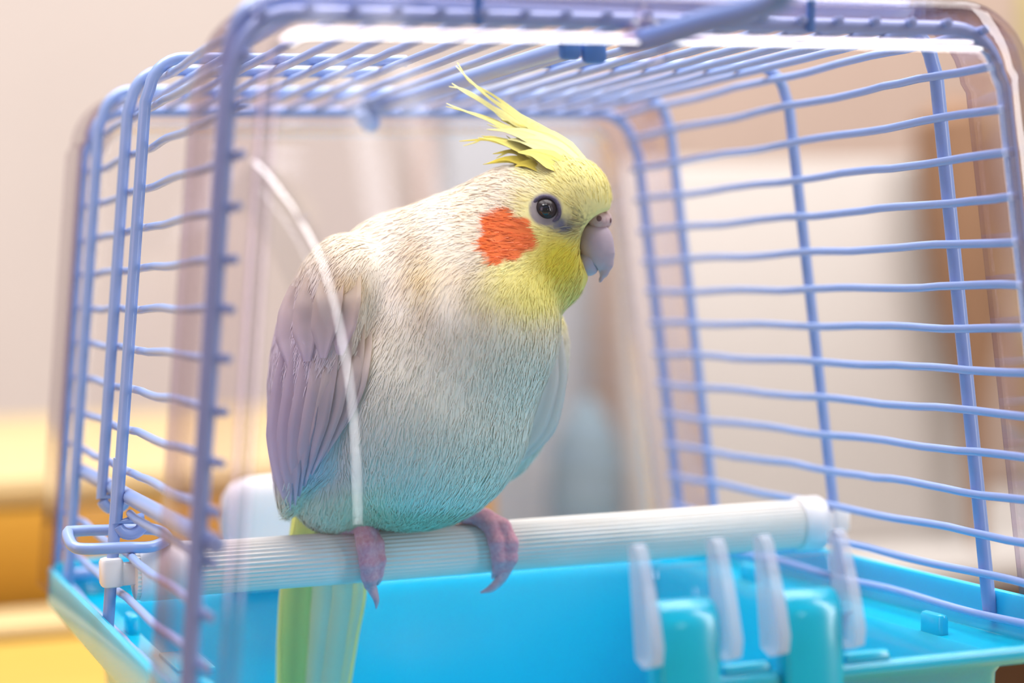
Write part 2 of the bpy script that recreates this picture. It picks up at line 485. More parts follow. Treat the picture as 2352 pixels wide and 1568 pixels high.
# blue clasp and bead of the roof door
m = MB(); m.box((-6.6, 30, ZT - 6.2), (2.7, 1.6, 3.0), bev=1.2); m.box((-.2, 30, ZT - 6.6), (3.2, 1.6, 3.4), bev=1.4)
m.build('door_clasp', M['clasp'], cage)
m = MB(); m.tube([(-11, 200, 65), (-10.5, 200, 61)], 1.8, 10)
m.tube([(-12.5, 200, 58), (-12.2, 200, 59.4), (-11, 200, 60.5), (-9.5, 200, 58.5), (-7.4, 200, 57), (-6.8, 200, 56.6)], [1.2, 2.4, 3.4, 3.7, 2.6, 1.2], 14)
m.build('door_bead', M['wire'], cage)

# ---------------------------------------------------------------- tray
def rrect(h, y0, y1, r, seg=7):
    c = [(h - r, y1 - r, 0), (-(h - r), y1 - r, 90), (-(h - r), y0 + r, 180), (h - r, y0 + r, 270)]
    out = []
    for i, (x, y, a0) in enumerate(c):
        for k in range(seg + 1):
            a = math.radians(a0 + 90 * k / seg); out.append(((x + r * math.cos(a), y + r * math.sin(a)), (math.cos(a), math.sin(a))))
        nx, ny, na = c[(i + 1) % 4]
        a = math.radians(a0 + 90)
        p0 = np.array((x + r * math.cos(a), y + r * math.sin(a))); p1 = np.array((nx + r * math.cos(math.radians(na)), ny + r * math.sin(math.radians(na))))
        for k in range(1, 14): out.append((tuple(p0 + (p1 - p0) * k / 14), (math.cos(a), math.sin(a))))
    return out
def build_tray():
    path = rrect(110, -2, 229, 15)
    sec = [(-22, -149), (-19, -147.5), (-15.2, -99), (-13.6, -95), (-12.4, -93.6), (-4, -93.2), (1.6, -93), (2.6, -91.5), (2.9, -83.2), (3.3, -82.0), (4.2, -81.6), (5.2, -82.0), (5.6, -83.2),
           (5.8, -92.5), (5.4, -93.6), (-7.5, -95.4), (-10.2, -99), (-14.2, -151), (-18, -152)]
    n = len(sec); pts = []; fs = []
    for (p, nn) in path:
        front = max(0.0, min(1.0, (-(p[1]) - .5) / 1.2)) * max(0.0, min(1.0, (101 - abs(p[0])) / 3))
        for o, z in sec:
            if o > 1 and z > -92: z = z + front * (-90.2 - .4 * (abs(z + 82)) - z) if z > -90 else z
            pts.append((p[0] + nn[0] * o, p[1] + nn[1] * o, z))
    Lp = len(path)
    for i in range(Lp):
        i2 = (i + 1) % Lp
        for k in range(n - 1): fs.append((i * n + k, i * n + k + 1, i2 * n + k + 1, i2 * n + k))
    fs.append(tuple(i * n for i in range(Lp))); fs.append(tuple(i * n + n - 1 for i in range(Lp - 1, -1, -1)))
    m = MB(); m.add(pts, fs)
    t = m.build('tray', M['tray'], cage)
    for y in (40, 150):
        for sx in (-1, 1):
            m = MB(); m.box((sx * 99.5, y, -93.5), (1.6, 5.2, 5.5), bev=1.2); m.build('tray_tab', M['tray'], t)
    for sx in (-1, 1):
        m = MB(); m.box((sx * 94, 95, -93.6), (5, 14, .9), bev=.4); m.build('tray_rib', M['tray'], t)
    return t
tray = build_tray()
# posts on the front lip that carry the clear door's hinge arms
for x0 in (1.8, 33.8):
    m = MB()
    prof = []
    for a in np.linspace(PI, 0, 15): prof.append((-9.5 + 5.2 * math.cos(a), -76.0 + 6.2 * math.sin(a)))
    prof = [(-14.7, -100)] + [(-14.7 + 0 * i, z) for i, z in enumerate((-92, -84))] + prof + [(-4.3, -84), (-4.3, -92), (-4.3, -100)]
    ptsl = []; n = len(prof); hw = 7.4; b = 1.1
    cy, cz_ = -9.5, -80
    secs = [(-hw, .82), (-hw + b * .4, .94), (-hw + b, 1), (hw - b, 1), (hw - b * .4, .94), (hw, .82)]
    for dx, sc_ in secs:
        for y, z in prof: ptsl.append((x0 + dx, cy + (y - cy) * sc_, (z if z < -95 else cz_ + (z - cz_) * (1 - (1 - sc_) * .5))))
    fs = []
    for i in range(len(secs) - 1):
        for k in range(n):
            k2 = (k + 1) % n; fs.append((i * n + k, i * n + k2, i * n + n + k2, i * n + n + k))
    fs.append(tuple(range(n - 1, -1, -1))); fs.append(tuple((len(secs) - 1) * n + k for k in range(n)))
    m.add(ptsl, fs); post = m.build('hinge_post', M['tray'], tray)
    m = MB(); m.box((x0 + 16, -9.6, -87.6), (6.4, 1.4, 1.6), bev=1.2); m.build('lip_rib', M['tray'], tray)
    x1_ = 26 if x0 < 10 else 108
    m = MB(); m.tube([(x, -10.2, -90.4 + (.0 if x < 100 else (x - 100) * .3)) for x in np.linspace(x0 + 8, x1_ - .5, 12)], 2.0, 16); m.build('front_rail', M['tray'], tray)
    # clear arms either side of the post
    for dx in (-10.2, 9.6):
        m = MB()
        side = [(-6, -57), (-9, -56.4), (-11.2, -58), (-16, -70), (-18.6, -79), (-17.6, -83), (-13, -84.5), (-8.5, -83), (-7.5, -72)]
        q = [(x0 + dx - 1.4, y, z) for y, z in side] + [(x0 + dx + 1.4, y, z) for y, z in side]; n = len(side)
        m.add(q, [(k, (k + 1) % n, n + (k + 1) % n, n + k) for k in range(n)] + [tuple(range(n - 1, -1, -1)), tuple(range(n, 2 * n))])
        m.build('hinge_arm', M['milky'], cage)
    m = MB(); m.box((x0 - .3, -7, -66.5), (8.6, .8, 4.2), bev=.4); m.build('hinge_plate', M['acrylic'], cage)

# ---------------------------------------------------------------- perch
PY, PZ, PRD = 112.0, -71.2, 7.1
perch = root('perch', (0, PY, PZ), 'ridged white perch rod across the cage with white end clips', 'perch')
m = MB(); ring_n = 216; xs = np.linspace(-104.5, 99.5, 24); pts = []; fs = []
for x in xs:
    for k in range(ring_n):
        a = 2 * PI * k / ring_n
        r = PRD + .20 * math.cos(a * 36) + .04 * math.sin(x * .07 + a * 5)
        pts.append((x, PY + r * math.sin(a), PZ + r * math.cos(a)))
for i in range(len(xs) - 1):
    for k in range(ring_n):
        k2 = (k + 1) % ring_n; fs.append((i * ring_n + k, i * ring_n + k2, (i + 1) * ring_n + k2, (i + 1) * ring_n + k))
fs.append(tuple(range(ring_n))); fs.append(tuple((len(xs) - 1) * ring_n + k for k in range(ring_n - 1, -1, -1)))
m.add(pts, fs); m.build('dowel', M['dowel'], perch)
def lathe_x(x_r, n=40):
    pts = []; fs = []
    for x, r in x_r:
        for k in range(n):
            a = 2 * PI * k / n; pts.append((x, PY + r * math.sin(a), PZ + r * math.cos(a)))
    for i in range(len(x_r) - 1):
        for k in range(n): fs.append((i * n + k, i * n + (k + 1) % n, i * n + n + (k + 1) % n, i * n + n + k))
    fs.append(tuple(range(n))); fs.append(tuple(len(pts) - n + k for k in range(n - 1, -1, -1)))
    return pts, fs
m = MB(); m.add(*lathe_x([(96.6, 7.0), (96.7, 7.9), (97.3, 8.3), (103.6, 8.3), (104.4, 7.9), (104.6, 6.2)])); m.build('end_cup', M['white_plastic'], perch)
m = MB(); m.add(*lathe_x([(-103.8, 6.2), (-103.4, 7.4), (-102.6, 7.8), (-88.6, 7.8), (-87.8, 7.5), (-87.6, 7.0)])); m.build('end_cup', M['white_plastic'], perch)
for sx, xc in ((-1, -110.4), (1, 111.2)):
    m = MB(); m.box((xc, PY + .6, PZ + .6), (3.0, 3.1, 4.0), bev=1.2); m.box((xc - sx * 3.6, PY, PZ), (3.0, 2.0, 3.0), bev=.6); m.build('rod_clip', M['white_plastic'], perch)

feeder = root('seed_feeder', (-40, 217, -92.6), 'small white seed feeder on the far tray ledge behind the bird tail', 'feeder')
m = MB()
pf = [(0, 0, -92.6), (.92, 0, -92.6), (1, 0, -91.6), (1.08, 0, -80), (1.12, 0, -70), (1.06, 0, -63), (.9, 0, -59), (.6, 0, -57), (0, 0, -56.4)]
v = []; f = []; n = 36
for k_, _, z in pf:
    for q in range(n):
        a = 2 * PI * q / n; e = .45; cx_, sx_ = math.cos(a), math.sin(a)
        v.append((-40 + 17 * k_ * math.copysign(abs(cx_) ** e, cx_), 217 + 6.6 * k_ * math.copysign(abs(sx_) ** e, sx_), z))
for i_ in range(len(pf) - 1):
    for q in range(n): f.append((i_ * n + q, i_ * n + (q + 1) % n, i_ * n + n + (q + 1) % n, i_ * n + n + q))
m.add(v, f); m.build('hopper', M['white_plastic'], feeder)
m = MB(); m.box((-40, 207.5, -88), (15, 4, 4.4), bev=1.5); m.build('seed_tray', M['white_plastic'], feeder)

# ================================================================ the cockatiel
# modelled in a frame of its own: a (right), b (down), c (depth), one unit = about .12 mm, then set in the cage
DC, DU = 548.0, .12
def BP(a, b, c=0.0):
    D = DC + DU * np.asarray(c, float)
    a = np.asarray(a, float); b = np.asarray(b, float)
    return CAM + (CF + CR * ((a - 1176) / FPX)[..., None] + CU * ((784 - b) / FPX)[..., None]) * D[..., None]
def ell(Pa, Pb, Pc, c, r, ang=0.0, yaw=0.0):
    x, y, z = Pa - c[0], Pb - c[1], Pc - c[2]
    t = math.radians(ang); x, y = x * math.cos(t) + y * math.sin(t), -x * math.sin(t) + y * math.cos(t)
    if yaw:
        t = math.radians(yaw); x, z = x * math.cos(t) + z * math.sin(t), -x * math.sin(t) + z * math.cos(t)
    k0 = np.sqrt((x / r[0]) ** 2 + (y / r[1]) ** 2 + (z / r[2]) ** 2) + 1e-6
    k1 = np.sqrt((x / r[0] ** 2) ** 2 + (y / r[1] ** 2) ** 2 + (z / r[2] ** 2) ** 2) + 1e-9
    return k0 * (k0 - 1) / k1
def smin(a, b, k):
    h = np.clip(.5 + .5 * (b - a) / k, 0, 1); return b * (1 - h) + a * h - k * h * (1 - h)
def capsule(Pa, Pb, Pc, p, q, r0, r1):
    p = np.array(p, float); q = np.array(q, float); d = q - p
    t = np.clip(((Pa - p[0]) * d[0] + (Pb - p[1]) * d[1] + (Pc - p[2]) * d[2]) / (d @ d), 0, 1)
    return np.sqrt((Pa - p[0] - t * d[0]) ** 2 + (Pb - p[1] - t * d[1]) ** 2 + (Pc - p[2] - t * d[2]) ** 2) - (r0 + (r1 - r0) * t)
def nets(fun, lo, hi, h):
    """surface nets of fun < 0"""
    ax = [np.arange(lo[i], hi[i] + h, h) for i in range(3)]
    G = np.meshgrid(*ax, indexing='ij'); F = fun(*[g.astype(np.float32) for g in G]).astype(np.float32); del G
    S = F < 0; nx, ny, nz = F.shape
    corner = [(i, j, k) for i in (0, 1) for j in (0, 1) for k in (0, 1)]
    cnt = sum(S[i:nx - 1 + i, j:ny - 1 + j, k:nz - 1 + k].astype(np.int8) for i, j, k in corner)
    act = (cnt > 0) & (cnt < 8); idx = np.argwhere(act); ids = np.full(act.shape, -1, np.int64); ids[act] = np.arange(len(idx))
    acc = np.zeros((len(idx), 3)); wsum = np.zeros(len(idx))
    V = {c: F[idx[:, 0] + c[0], idx[:, 1] + c[1], idx[:, 2] + c[2]] for c in corner}
    for c0 in corner:
        for ax_ in range(3):
            if c0[ax_]: continue
            c1 = list(c0); c1[ax_] = 1; c1 = tuple(c1)
            a, b = V[c0], V[c1]; cr = (a < 0) != (b < 0)
            t = np.where(cr, a / np.where(cr, a - b, 1), 0)
            p = np.tile(np.array(c0, float), (len(idx), 1)); p[:, ax_] = t
            acc[cr] += p[cr]; wsum[cr] += 1
    v = idx + acc / wsum[:, None]
    v = np.array(lo) + v * h
    faces = []
    for ax_ in range(3):
        o = [i for i in range(3) if i != ax_]
        sl0 = [slice(None)] * 3; sl1 = [slice(None)] * 3; sl0[ax_] = slice(0, -1); sl1[ax_] = slice(1, None)
        e = S[tuple(sl0)] != S[tuple(sl1)]
        pos = np.argwhere(e); pos = pos[(pos[:, o[0]] > 0) & (pos[:, o[1]] > 0) & (pos[:, o[0]] < F.shape[o[0]] - 1) & (pos[:, o[1]] < F.shape[o[1]] - 1)]
        q = []
        for da, db in ((1, 1), (0, 1), (0, 0), (1, 0)):
            w = pos.copy(); w[:, o[0]] -= da; w[:, o[1]] -= db; q.append(ids[w[:, 0], w[:, 1], w[:, 2]])
        q = np.stack(q, 1); flip = S[pos[:, 0], pos[:, 1], pos[:, 2]]
        if ax_ == 1: flip = ~flip
        q[flip] = q[flip][:, ::-1]; faces.append(q)
    return v, np.concatenate(faces)
def mesh_obj(name, v_world, faces, material, parent, cols=None, label=None, kind=None):
    me = bpy.data.meshes.new(name)
    o0 = PO[parent.name]
    me.from_pydata(((v_world - o0) * .001).tolist(), [], [list(map(int, f)) for f in faces])
    for mm in (material if isinstance(material, list) else [material]): me.materials.append(mm)
    me.polygons.foreach_set('use_smooth', [True] * len(me.polygons))
    if cols is not None:
        at = me.color_attributes.new('tint', 'FLOAT_COLOR', 'POINT')
        at.data.foreach_set('color', np.concatenate([cols, np.ones((len(cols), 1))], 1).astype(np.float32).ravel())
    me.update()
    o = bpy.data.objects.new(name, me); col.objects.link(o); o.parent = parent; PO[o.name] = o0
    if label: o['label'] = label
    if kind: o['kind'] = kind
    return o
def tint_mat(name, rough=.8, spec=.2, bump=0, sss=0.0):
    m = mat(name, (240, 240, 240), rough, spec); nt = m.node_tree; b = nt.nodes['Principled BSDF']
    a = N(m, 'ShaderNodeAttribute', attribute_name='tint'); nt.links.new(a.outputs['Color'], b.inputs['Base Color'])
    if sss:
        b.inputs['Subsurface Weight'].default_value = sss; b.inputs['Subsurface Radius'].default_value = (.003, .002, .0015); b.inputs['Subsurface Scale'].default_value = 1
    if bump:
        tc = N(m, 'ShaderNodeTexCoord'); mp = N(m, 'ShaderNodeMapping'); no = N(m, 'ShaderNodeTexNoise'); bu = N(m, 'ShaderNodeBump')
        mp.inputs['Scale'].default_value = (1100, 1100, 260); no.inputs['Scale'].default_value = 1; no.inputs['Detail'].default_value = 3
        bu.inputs['Strength'].default_value = bump; bu.inputs['Distance'].default_value = .0006
        nt.links.new(tc.outputs['Object'], mp.inputs[0]); nt.links.new(mp.outputs[0], no.inputs['Vector'])
        nt.links.new(no.outputs[0], bu.inputs['Height']); nt.links.new(bu.outputs[0], b.inputs['Normal'])
    return m
M['plume'] = tint_mat('feather_down', .85, .12, .18)
M['quill'] = tint_mat('quill_feather', .65, .2)
nt_ = M['quill'].node_tree; tl_ = N(M['quill'], 'ShaderNodeBsdfTranslucent'); mx_ = N(M['quill'], 'ShaderNodeMixShader'); mx_.inputs[0].default_value = .55
at_ = [n for n in nt_.nodes if n.type == 'ATTRIBUTE'][0]; nt_.links.new(at_.outputs['Color'], tl_.inputs[0])
nt_.links.new(nt_.nodes['Principled BSDF'].outputs[0], mx_.inputs[1]); nt_.links.new(tl_.outputs[0], mx_.inputs[2]); nt_.links.new(mx_.outputs[0], nt_.nodes['Material Output'].inputs['Surface'])
M['strand'] = tint_mat('feather_strand', .8, .12)

def body_fun(a, b, c):
    d = ell(a, b, c, (968, 925, 10), (258, 285, 235))
    d = smin(d, ell(a, b, c, (1075, 735, -25), (214, 240, 205), -8), 60)
    d = smin(d, ell(a, b, c, (912, 704, 45), (184, 222, 186), 12), 50)
    d = smin(d, ell(a, b, c, (1085, 600, 5), (190, 168, 158), 0), 60)
    d = smin(d, ell(a, b, c, (1195, 540, 0), (158, 164, 124)), 50)
    d = smin(d, ell(a, b, c, (1312, 458, 0), (92, 97, 88)), 45)
    d = smin(d, ell(a, b, c, (1272, 622, 0), (80, 92, 80), 20), 30)
    d = smin(d, ell(a, b, c, (1268, 385, 0), (70, 40, 46), 38), 34)
    d = -smin(-d, ell(a, b, c, (1398, 568, 0), (68, 82, 240), 0), 12)
    d = smin(d, ell(a, b, c, (905, 1085, 60), (195, 122, 122)), 60)
    d = smin(d, ell(a, b, c, (770, 1120, 60), (110, 105, 100)), 40)
    d = smin(d, ell(a, b, c, (1020, 1085, 30), (72, 78, 62), -25), 34)
    d = smin(d, capsule(a, b, c, (1040, 1120, 45), (1036, 1168, 72), 30, 17), 18)
    d = smin(d, capsule(a, b, c, (838, 1160, 10), (836, 1196, 30), 34, 22), 16)
    # folded wings
    wl = ell(a, b, c, (748, 830, -15), (112, 290, 165), 9, 30)
    wl = smin(wl, ell(a, b, c, (815, 668, -40), (106, 126, 118), 20), 50)
    wl = smin(wl, ell(a, b, c, (680, 1040, 20), (46, 150, 90), 8), 50)
    d = smin(d, wl, 16)
    wr = ell(a, b, c, (1207, 905, 130), (84, 205, 96), 17)
    d = smin(d, wr, 5)
    return d
bv, bf = nets(body_fun, (570, 330, -290), (1460, 1260, 300), 5.2)
def hashn(p, s):
    """smooth pseudo noise in -1..1"""
    a, b, c = p[:, 0] / s, p[:, 1] / s, p[:, 2] / s
    return (np.sin(a * 1.7 + 2.1 * np.sin(b * 1.3 + 1)) + np.sin(b * 2.3 + 1.9 * np.sin(c * 1.1 + 2)) + np.sin(c * 1.9 + 2.3 * np.sin(a * 1.5 + 3))) / 3
L3 = lambda r, g, b: np.array(lin(r, g, b)[:3])
def sst(x, a, b):
    t = np.clip((x - a) / (b - a), 0, 1); return t * t * (3 - 2 * t)
def bird_col(p):
    a, b, c = p[:, 0], p[:, 1], p[:, 2]
    n1 = hashn(p, 38.); n2 = hashn(p, 11.)
    body = np.tile(L3(234, 230, 214), (len(p), 1))
    def mix(w, colr): body[:] = body * (1 - w[:, None]) + np.array(colr) * w[:, None]
    mix(np.clip(.7 + .25 * n1, 0, 1) * sst(b, 900, 640), L3(240, 222, 196))                     # creamy upper body
    mix(np.exp(-(((a - 985) / 60) ** 2 + ((b - 640) / 60) ** 2)) * .6, L3(250, 226, 160))        # buff patch on the shoulder
    mix(np.exp(-(((a - 790) / 45) ** 2 + ((b - 655) / 30) ** 2)) * .7, L3(232, 204, 140))
    mix(sst(a, 850, 700) * sst(b, 560, 760) * .75, L3(214, 194, 216))                            # lavender shadow tint painted into the wing
    mix(sst(b, 1080, 1160) * .6 * sst(a, 1000, 800), L3(232, 236, 190))
    w = sst(a + .45 * (b - 480) + 22 * n1, 1120, 1260) * sst(b - .1 * a + 18 * n1, 640, 520)      # yellow head
    mix(w * .95, L3(246, 236, 158))
    w = np.exp(-(((a - 1290) / 72) ** 2 + ((b - 600) / 78) ** 2)) ; mix(np.clip(w * 1.15, 0, 1), L3(232, 212, 70))
    w = np.exp(-(((a - 1235) / 110) ** 2 + ((b - 690) / 60) ** 2)) * .6; mix(w, L3(238, 228, 110))
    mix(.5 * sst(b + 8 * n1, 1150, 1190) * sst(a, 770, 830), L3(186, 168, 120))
    w = sst(b, 425, 385) * sst(a, 1165, 1215) ; mix(w, L3(246, 236, 156))
    # orange cheek
    ang = np.arctan2(b - 543, a - 1163); rr = np.hypot((a - 1163) / 1.04, (b - 543) / .98)
    lim = 62 + 6 * np.sin(ang * 3 + 1.2) + 5 * np.sin(ang * 7) + 5 * n2
    w = sst(rr, lim + 7, lim - 7) * (c < 40); mix(w, L3(238, 122, 66)); mix(w * .5 * sst(a, 1150, 1095), L3(240, 104, 10))
    # bare grey skin about the eye and the lore
    e = np.hypot((a - 1253), (b - 481)); w = sst(e, 42, 34); mix(w * .85, L3(130, 120, 140))
    w = np.exp(-(((a - 1292 - .4 * (b - 515)) / 34) ** 2 + ((b - 516) / 22) ** 2)) * (.95 + .35 * n2); mix(np.clip(w * 1.1, 0, 1), L3(104, 106, 124))
    w = np.exp(-(((a - 1330) / 26) ** 2 + ((b - 505) / 34) ** 2)) * np.clip(.35 + .8 * hashn(p, 4.), 0, 1); mix(w, L3(110, 104, 84))
    return np.clip(body * (1 + .03 * n2[:, None]), 0, 1)
bird = root('cockatiel', tuple(BP(np.array(930.), np.array(1000.), np.array(20.))), 'white and yellow cockatiel with orange cheek gripping the perch', 'bird')
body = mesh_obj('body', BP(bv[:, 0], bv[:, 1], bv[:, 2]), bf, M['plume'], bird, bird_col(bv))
# smooth normals of the body for laying strands
def vnormals(v, f):
    n = np.zeros_like(v); fn = np.cross(v[f[:, 1]] - v[f[:, 0]], v[f[:, 2]] - v[f[:, 0]])
    for k in range(4): np.add.at(n, f[:, k], fn)
    return n / (np.linalg.norm(n, axis=1, keepdims=True) + 1e-9)
bn = vnormals(bv, bf)
cen = np.array((960, 800, 20.))
if np.mean(np.sum(bn * (bv - cen), 1)) < 0: bn = -bn
def flow(p):
    a, b = p[:, 0], p[:, 1]
    hd = np.stack([a - 1390, b - 530, 0 * a], 1); hd /= np.linalg.norm(hd, axis=1, keepdims=True) + 1e-6
    bd = np.stack([-.25 + (a - 960) * .0004, 1 + 0 * a, .15 + 0 * a], 1)
    w = sst(b - .35 * (a - 1200), 560, 800)[:, None]
    return hd * (1 - w) + bd * w
NS = 42000
fc = rng.integers(0, len(bv), NS * 2)
vis = bn[fc, 2] < .35
fc = fc[vis][:NS]; NS = len(fc)
p0 = bv[fc] + rng.normal(0, 1.6, (NS, 3)); n0 = bn[fc]
e_d = np.hypot(p0[:, 0] - 1253, p0[:, 1] - 481) > 40
bk_d = ~((p0[:, 0] > 1340) & (p0[:, 1] > 470) & (p0[:, 1] < 660))
fl0 = flow(p0); e1 = p0 + fl0 * 30; e2 = p0 + fl0 * 16
for q in (e1, e2): e_d &= np.hypot(q[:, 0] - 1253, q[:, 1] - 481) > 37
keep = e_d & bk_d; p0 = p0[keep]; n0 = n0[keep]; NS = len(p0)
fl = flow(p0) + rng.normal(0, .16, (NS, 3)); fl -= n0 * np.sum(fl * n0, 1, keepdims=True); fl /= np.linalg.norm(fl, axis=1, keepdims=True) + 1e-6
sd = np.cross(fl, n0)
ln = rng.uniform(12, 26, NS)[:, None] * (1 + .5 * sst(p0[:, 1], 700, 900))[:, None]
wd_ = rng.uniform(.7, 1.5, NS)[:, None]
A = p0 - sd * wd_ + n0 * .4; B = p0 + sd * wd_ + n0 * .4
Cc = p0 + fl * ln * .55 + sd * wd_ * .8 + n0 * .5; D_ = p0 + fl * ln * .55 - sd * wd_ * .8 + n0 * .5; E_ = p0 + fl * ln + n0 * .9
sv = np.stack([A, B, Cc, D_, E_], 1).reshape(-1, 3)
i5 = np.arange(NS)[:, None] * 5
sf = [list(q) for q in (i5 + np.array([[0, 1, 2, 3]]))] + [list(q) for q in (i5 + np.array([[3, 2, 4]]))]
jit = rng.uniform(-1, 1, (NS, 1)) * np.where(np.hypot(p0[:, 0] - 1163, p0[:, 1] - 543) < 85, .16, np.where(p0[:, 1] > 760, .022, .04))[:, None]
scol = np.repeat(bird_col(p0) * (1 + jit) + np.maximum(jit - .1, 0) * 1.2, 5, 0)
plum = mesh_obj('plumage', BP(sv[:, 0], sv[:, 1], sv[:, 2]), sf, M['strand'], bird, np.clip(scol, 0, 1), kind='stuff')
nw = CR * n0[:, :1] - CU * n0[:, 1:2] + CF * n0[:, 2:]
plum.data.normals_split_custom_set_from_vertices(np.repeat(nw, 5, 0).tolist())

# --- feathers as blades: centre line, half widths, camber
def blade(name, pts, wid, colr, parent, nrm=(0, 0, -1), tipcol=None, n=6, curve=.25, label=None):
    P = np.array(bez(pts, n)); L = len(P); wl = np.interp(np.linspace(0, 1, L), np.linspace(0, 1, len(wid)), wid)
    nrm = np.array(nrm, float); v = []; cols = []
    for i in range(L):
        t = P[min(i + 1, L - 1)] - P[max(i - 1, 0)]; t /= np.linalg.norm(t) + 1e-9
        s = np.cross(t, nrm); s /= np.linalg.norm(s) + 1e-9; q = np.cross(s, t)
        for u in (-1, -.55, 0, .55, 1):
            v.append(P[i] + s * u * wl[i] + q * curve * wl[i] * (u * u)); f_ = i / (L - 1)
            k = np.array(colr) if tipcol is None else np.array(colr) * (1 - f_) + np.array(tipcol) * f_
            cols.append(k * (.93 if abs(u) < .1 else 1))
    v = np.array(v); nn = len(v)
    off = np.cross(np.gradient(P, axis=0), np.cross(np.gradient(P, axis=0), nrm)); th = 1.1
    v2 = v - nrm * th
    f = []
    for i in range(L - 1):
        for k in range(4):
            a = i * 5 + k; f.append((a, a + 1, a + 6, a + 5)); f.append((nn + a + 5, nn + a + 6, nn + a + 1, nn + a))
        f.append((i * 5, i * 5 + 5, nn + i * 5 + 5, nn + i * 5)); f.append((i * 5 + 9, i * 5 + 4, nn + i * 5 + 4, nn + i * 5 + 9))
    v = np.concatenate([v, v2]); cols = np.array(cols + cols)
    return mesh_obj(name, BP(v[:, 0], v[:, 1], v[:, 2]), f, M['quill'], parent, np.clip(cols, 0, 1), label)
YL, YP, YD = L3(246, 232, 126), L3(248, 240, 164), L3(240, 216, 88)
crest = [
    ([(1330, 372, 0), (1285, 332, -4), (1218, 286, -6), (1134, 232, -4), (1085, 190, 0), (1047, 151, 4)], [15, 19, 12, 6, 4.5, 1.2], YL, YP),
    ([(1315, 365, 12), (1265, 325, 14), (1190, 283, 16), (1110, 236, 18), (1062, 208, 20), (1038, 191, 22)], [14, 18, 12, 6, 4, 1], YP, YP),
    ([(1300, 365, -10), (1245, 330, -14), (1180, 303, -14), (1118, 274, -10), (1060, 252, -6), (1025, 237, -2)], [13, 16, 10, 5, 3.5, 1], YL, YP),
    ([(1310, 372, -18), (1255, 335, -22), (1205, 310, -22), (1160, 300, -20), (1118, 297, -18)], [16, 22, 16, 7, 1], YP, YP),
    ([(1290, 380, 8), (1235, 348, 8), (1180, 333, 8), (1122, 321, 8), (1083, 322, 8), (1055, 324, 8)], [14, 17, 11, 5, 3, 1], YL, YD),
    ([(1295, 385, -26), (1245, 358, -30), (1190, 338, -28), (1140, 322, -24), (1098, 316, -20)], [16, 20, 13, 6, 1], YL, YL),
    ([(1280, 388, -20), (1230, 364, -24), (1180, 348, -22), (1132, 353, -18)], [15, 18, 10, 1], YL, YD),
    ([(1265, 394, -30), (1215, 376, -34), (1165, 364, -30), (1116, 376, -26)], [15, 17, 9, 1], YD, YD),
    ([(1275, 398, -44), (1235, 380, -48), (1205, 376, -46), (1183, 382, -40)], [16, 18, 12, 2], YD, YD),
    ([(1335, 372, 16), (1290, 338, 16), (1240, 308, 14), (1190, 290, 12), (1150, 275, 12)], [15, 22, 18, 9, 1], YP, YL),
    ([(1325, 380, -30), (1280, 350, -36), (1235, 330, -34), (1195, 322, -30), (1165, 320, -26)], [18, 25, 20, 10, 1], YP, YP),
    ([(1340, 378, -8), (1302, 345, -16), (1262, 318, -16), (1225, 302, -14), (1195, 292, -12)], [14, 22, 20, 11, 1], YP, YL),
    ([(1305, 392, -46), (1262, 368, -54), (1225, 352, -50), (1190, 350, -44)], [18, 24, 17, 2], YL, YL),
    ([(1300, 385, 30), (1255, 352, 34), (1210, 335, 34), (1165, 332, 32)], [16, 22, 15, 2], YL, YD),
]
for pts, wid, c0, c1 in list(crest):
    j = rng.normal(0, 5, (len(pts), 3)) * np.linspace(.3, 1.3, len(pts))[:, None]; j[:, 2] += 16
    crest.append(([tuple(np.array(p) + j[i]) for i, p in enumerate(pts)], [w * .8 for w in wid], c1, c0))
for pts, wid, c0, c1 in crest:
    wid = [w * (1 if q < len(wid) * .45 else .62) for q, w in enumerate(wid)]
    cf_ = blade('crest_feather', pts, wid, c0, bird, tipcol=c1, nrm=(.1, -.5, -1))
    cf_.data.normals_split_custom_set_from_vertices([tuple(CU * .78 - CF * .6)] * len(cf_.data.vertices))      # downy crest shades as one soft mass
    cf_.data.materials[0] = M['strand']
# tail: long narrow feathers running down behind the perch
TG, TY = L3(250, 248, 234), L3(248, 242, 170)
for i, (x0, x1, x2, w0, c0, cz) in enumerate(((770, 752, 725, 62, TG, 96), (800, 790, 752, 48, TG, 104), (730, 716, 690, 50, TG, 100), (816, 810, 770, 34, TY, 112), (706, 682, 668, 36, TY, 90), (690, 668, 652, 26, TY, 108))):
    z_ = cz - 100
    blade('tail_feather', [(x0, 1120, 110 + z_), (x0 - 4, 1230, 185 + z_), (x1, 1360, 265 + z_), ((x1 + x2) / 2, 1480, 335 + z_), (x2, 1650, 425 + z_), (x2 - 14, 1800, 500 + z_)],
          [w0 * .5, w0 * .85, w0, w0 * .95, w0 * .75, 4], c0, bird, curve=.12, nrm=(-.15, -.3, -1))
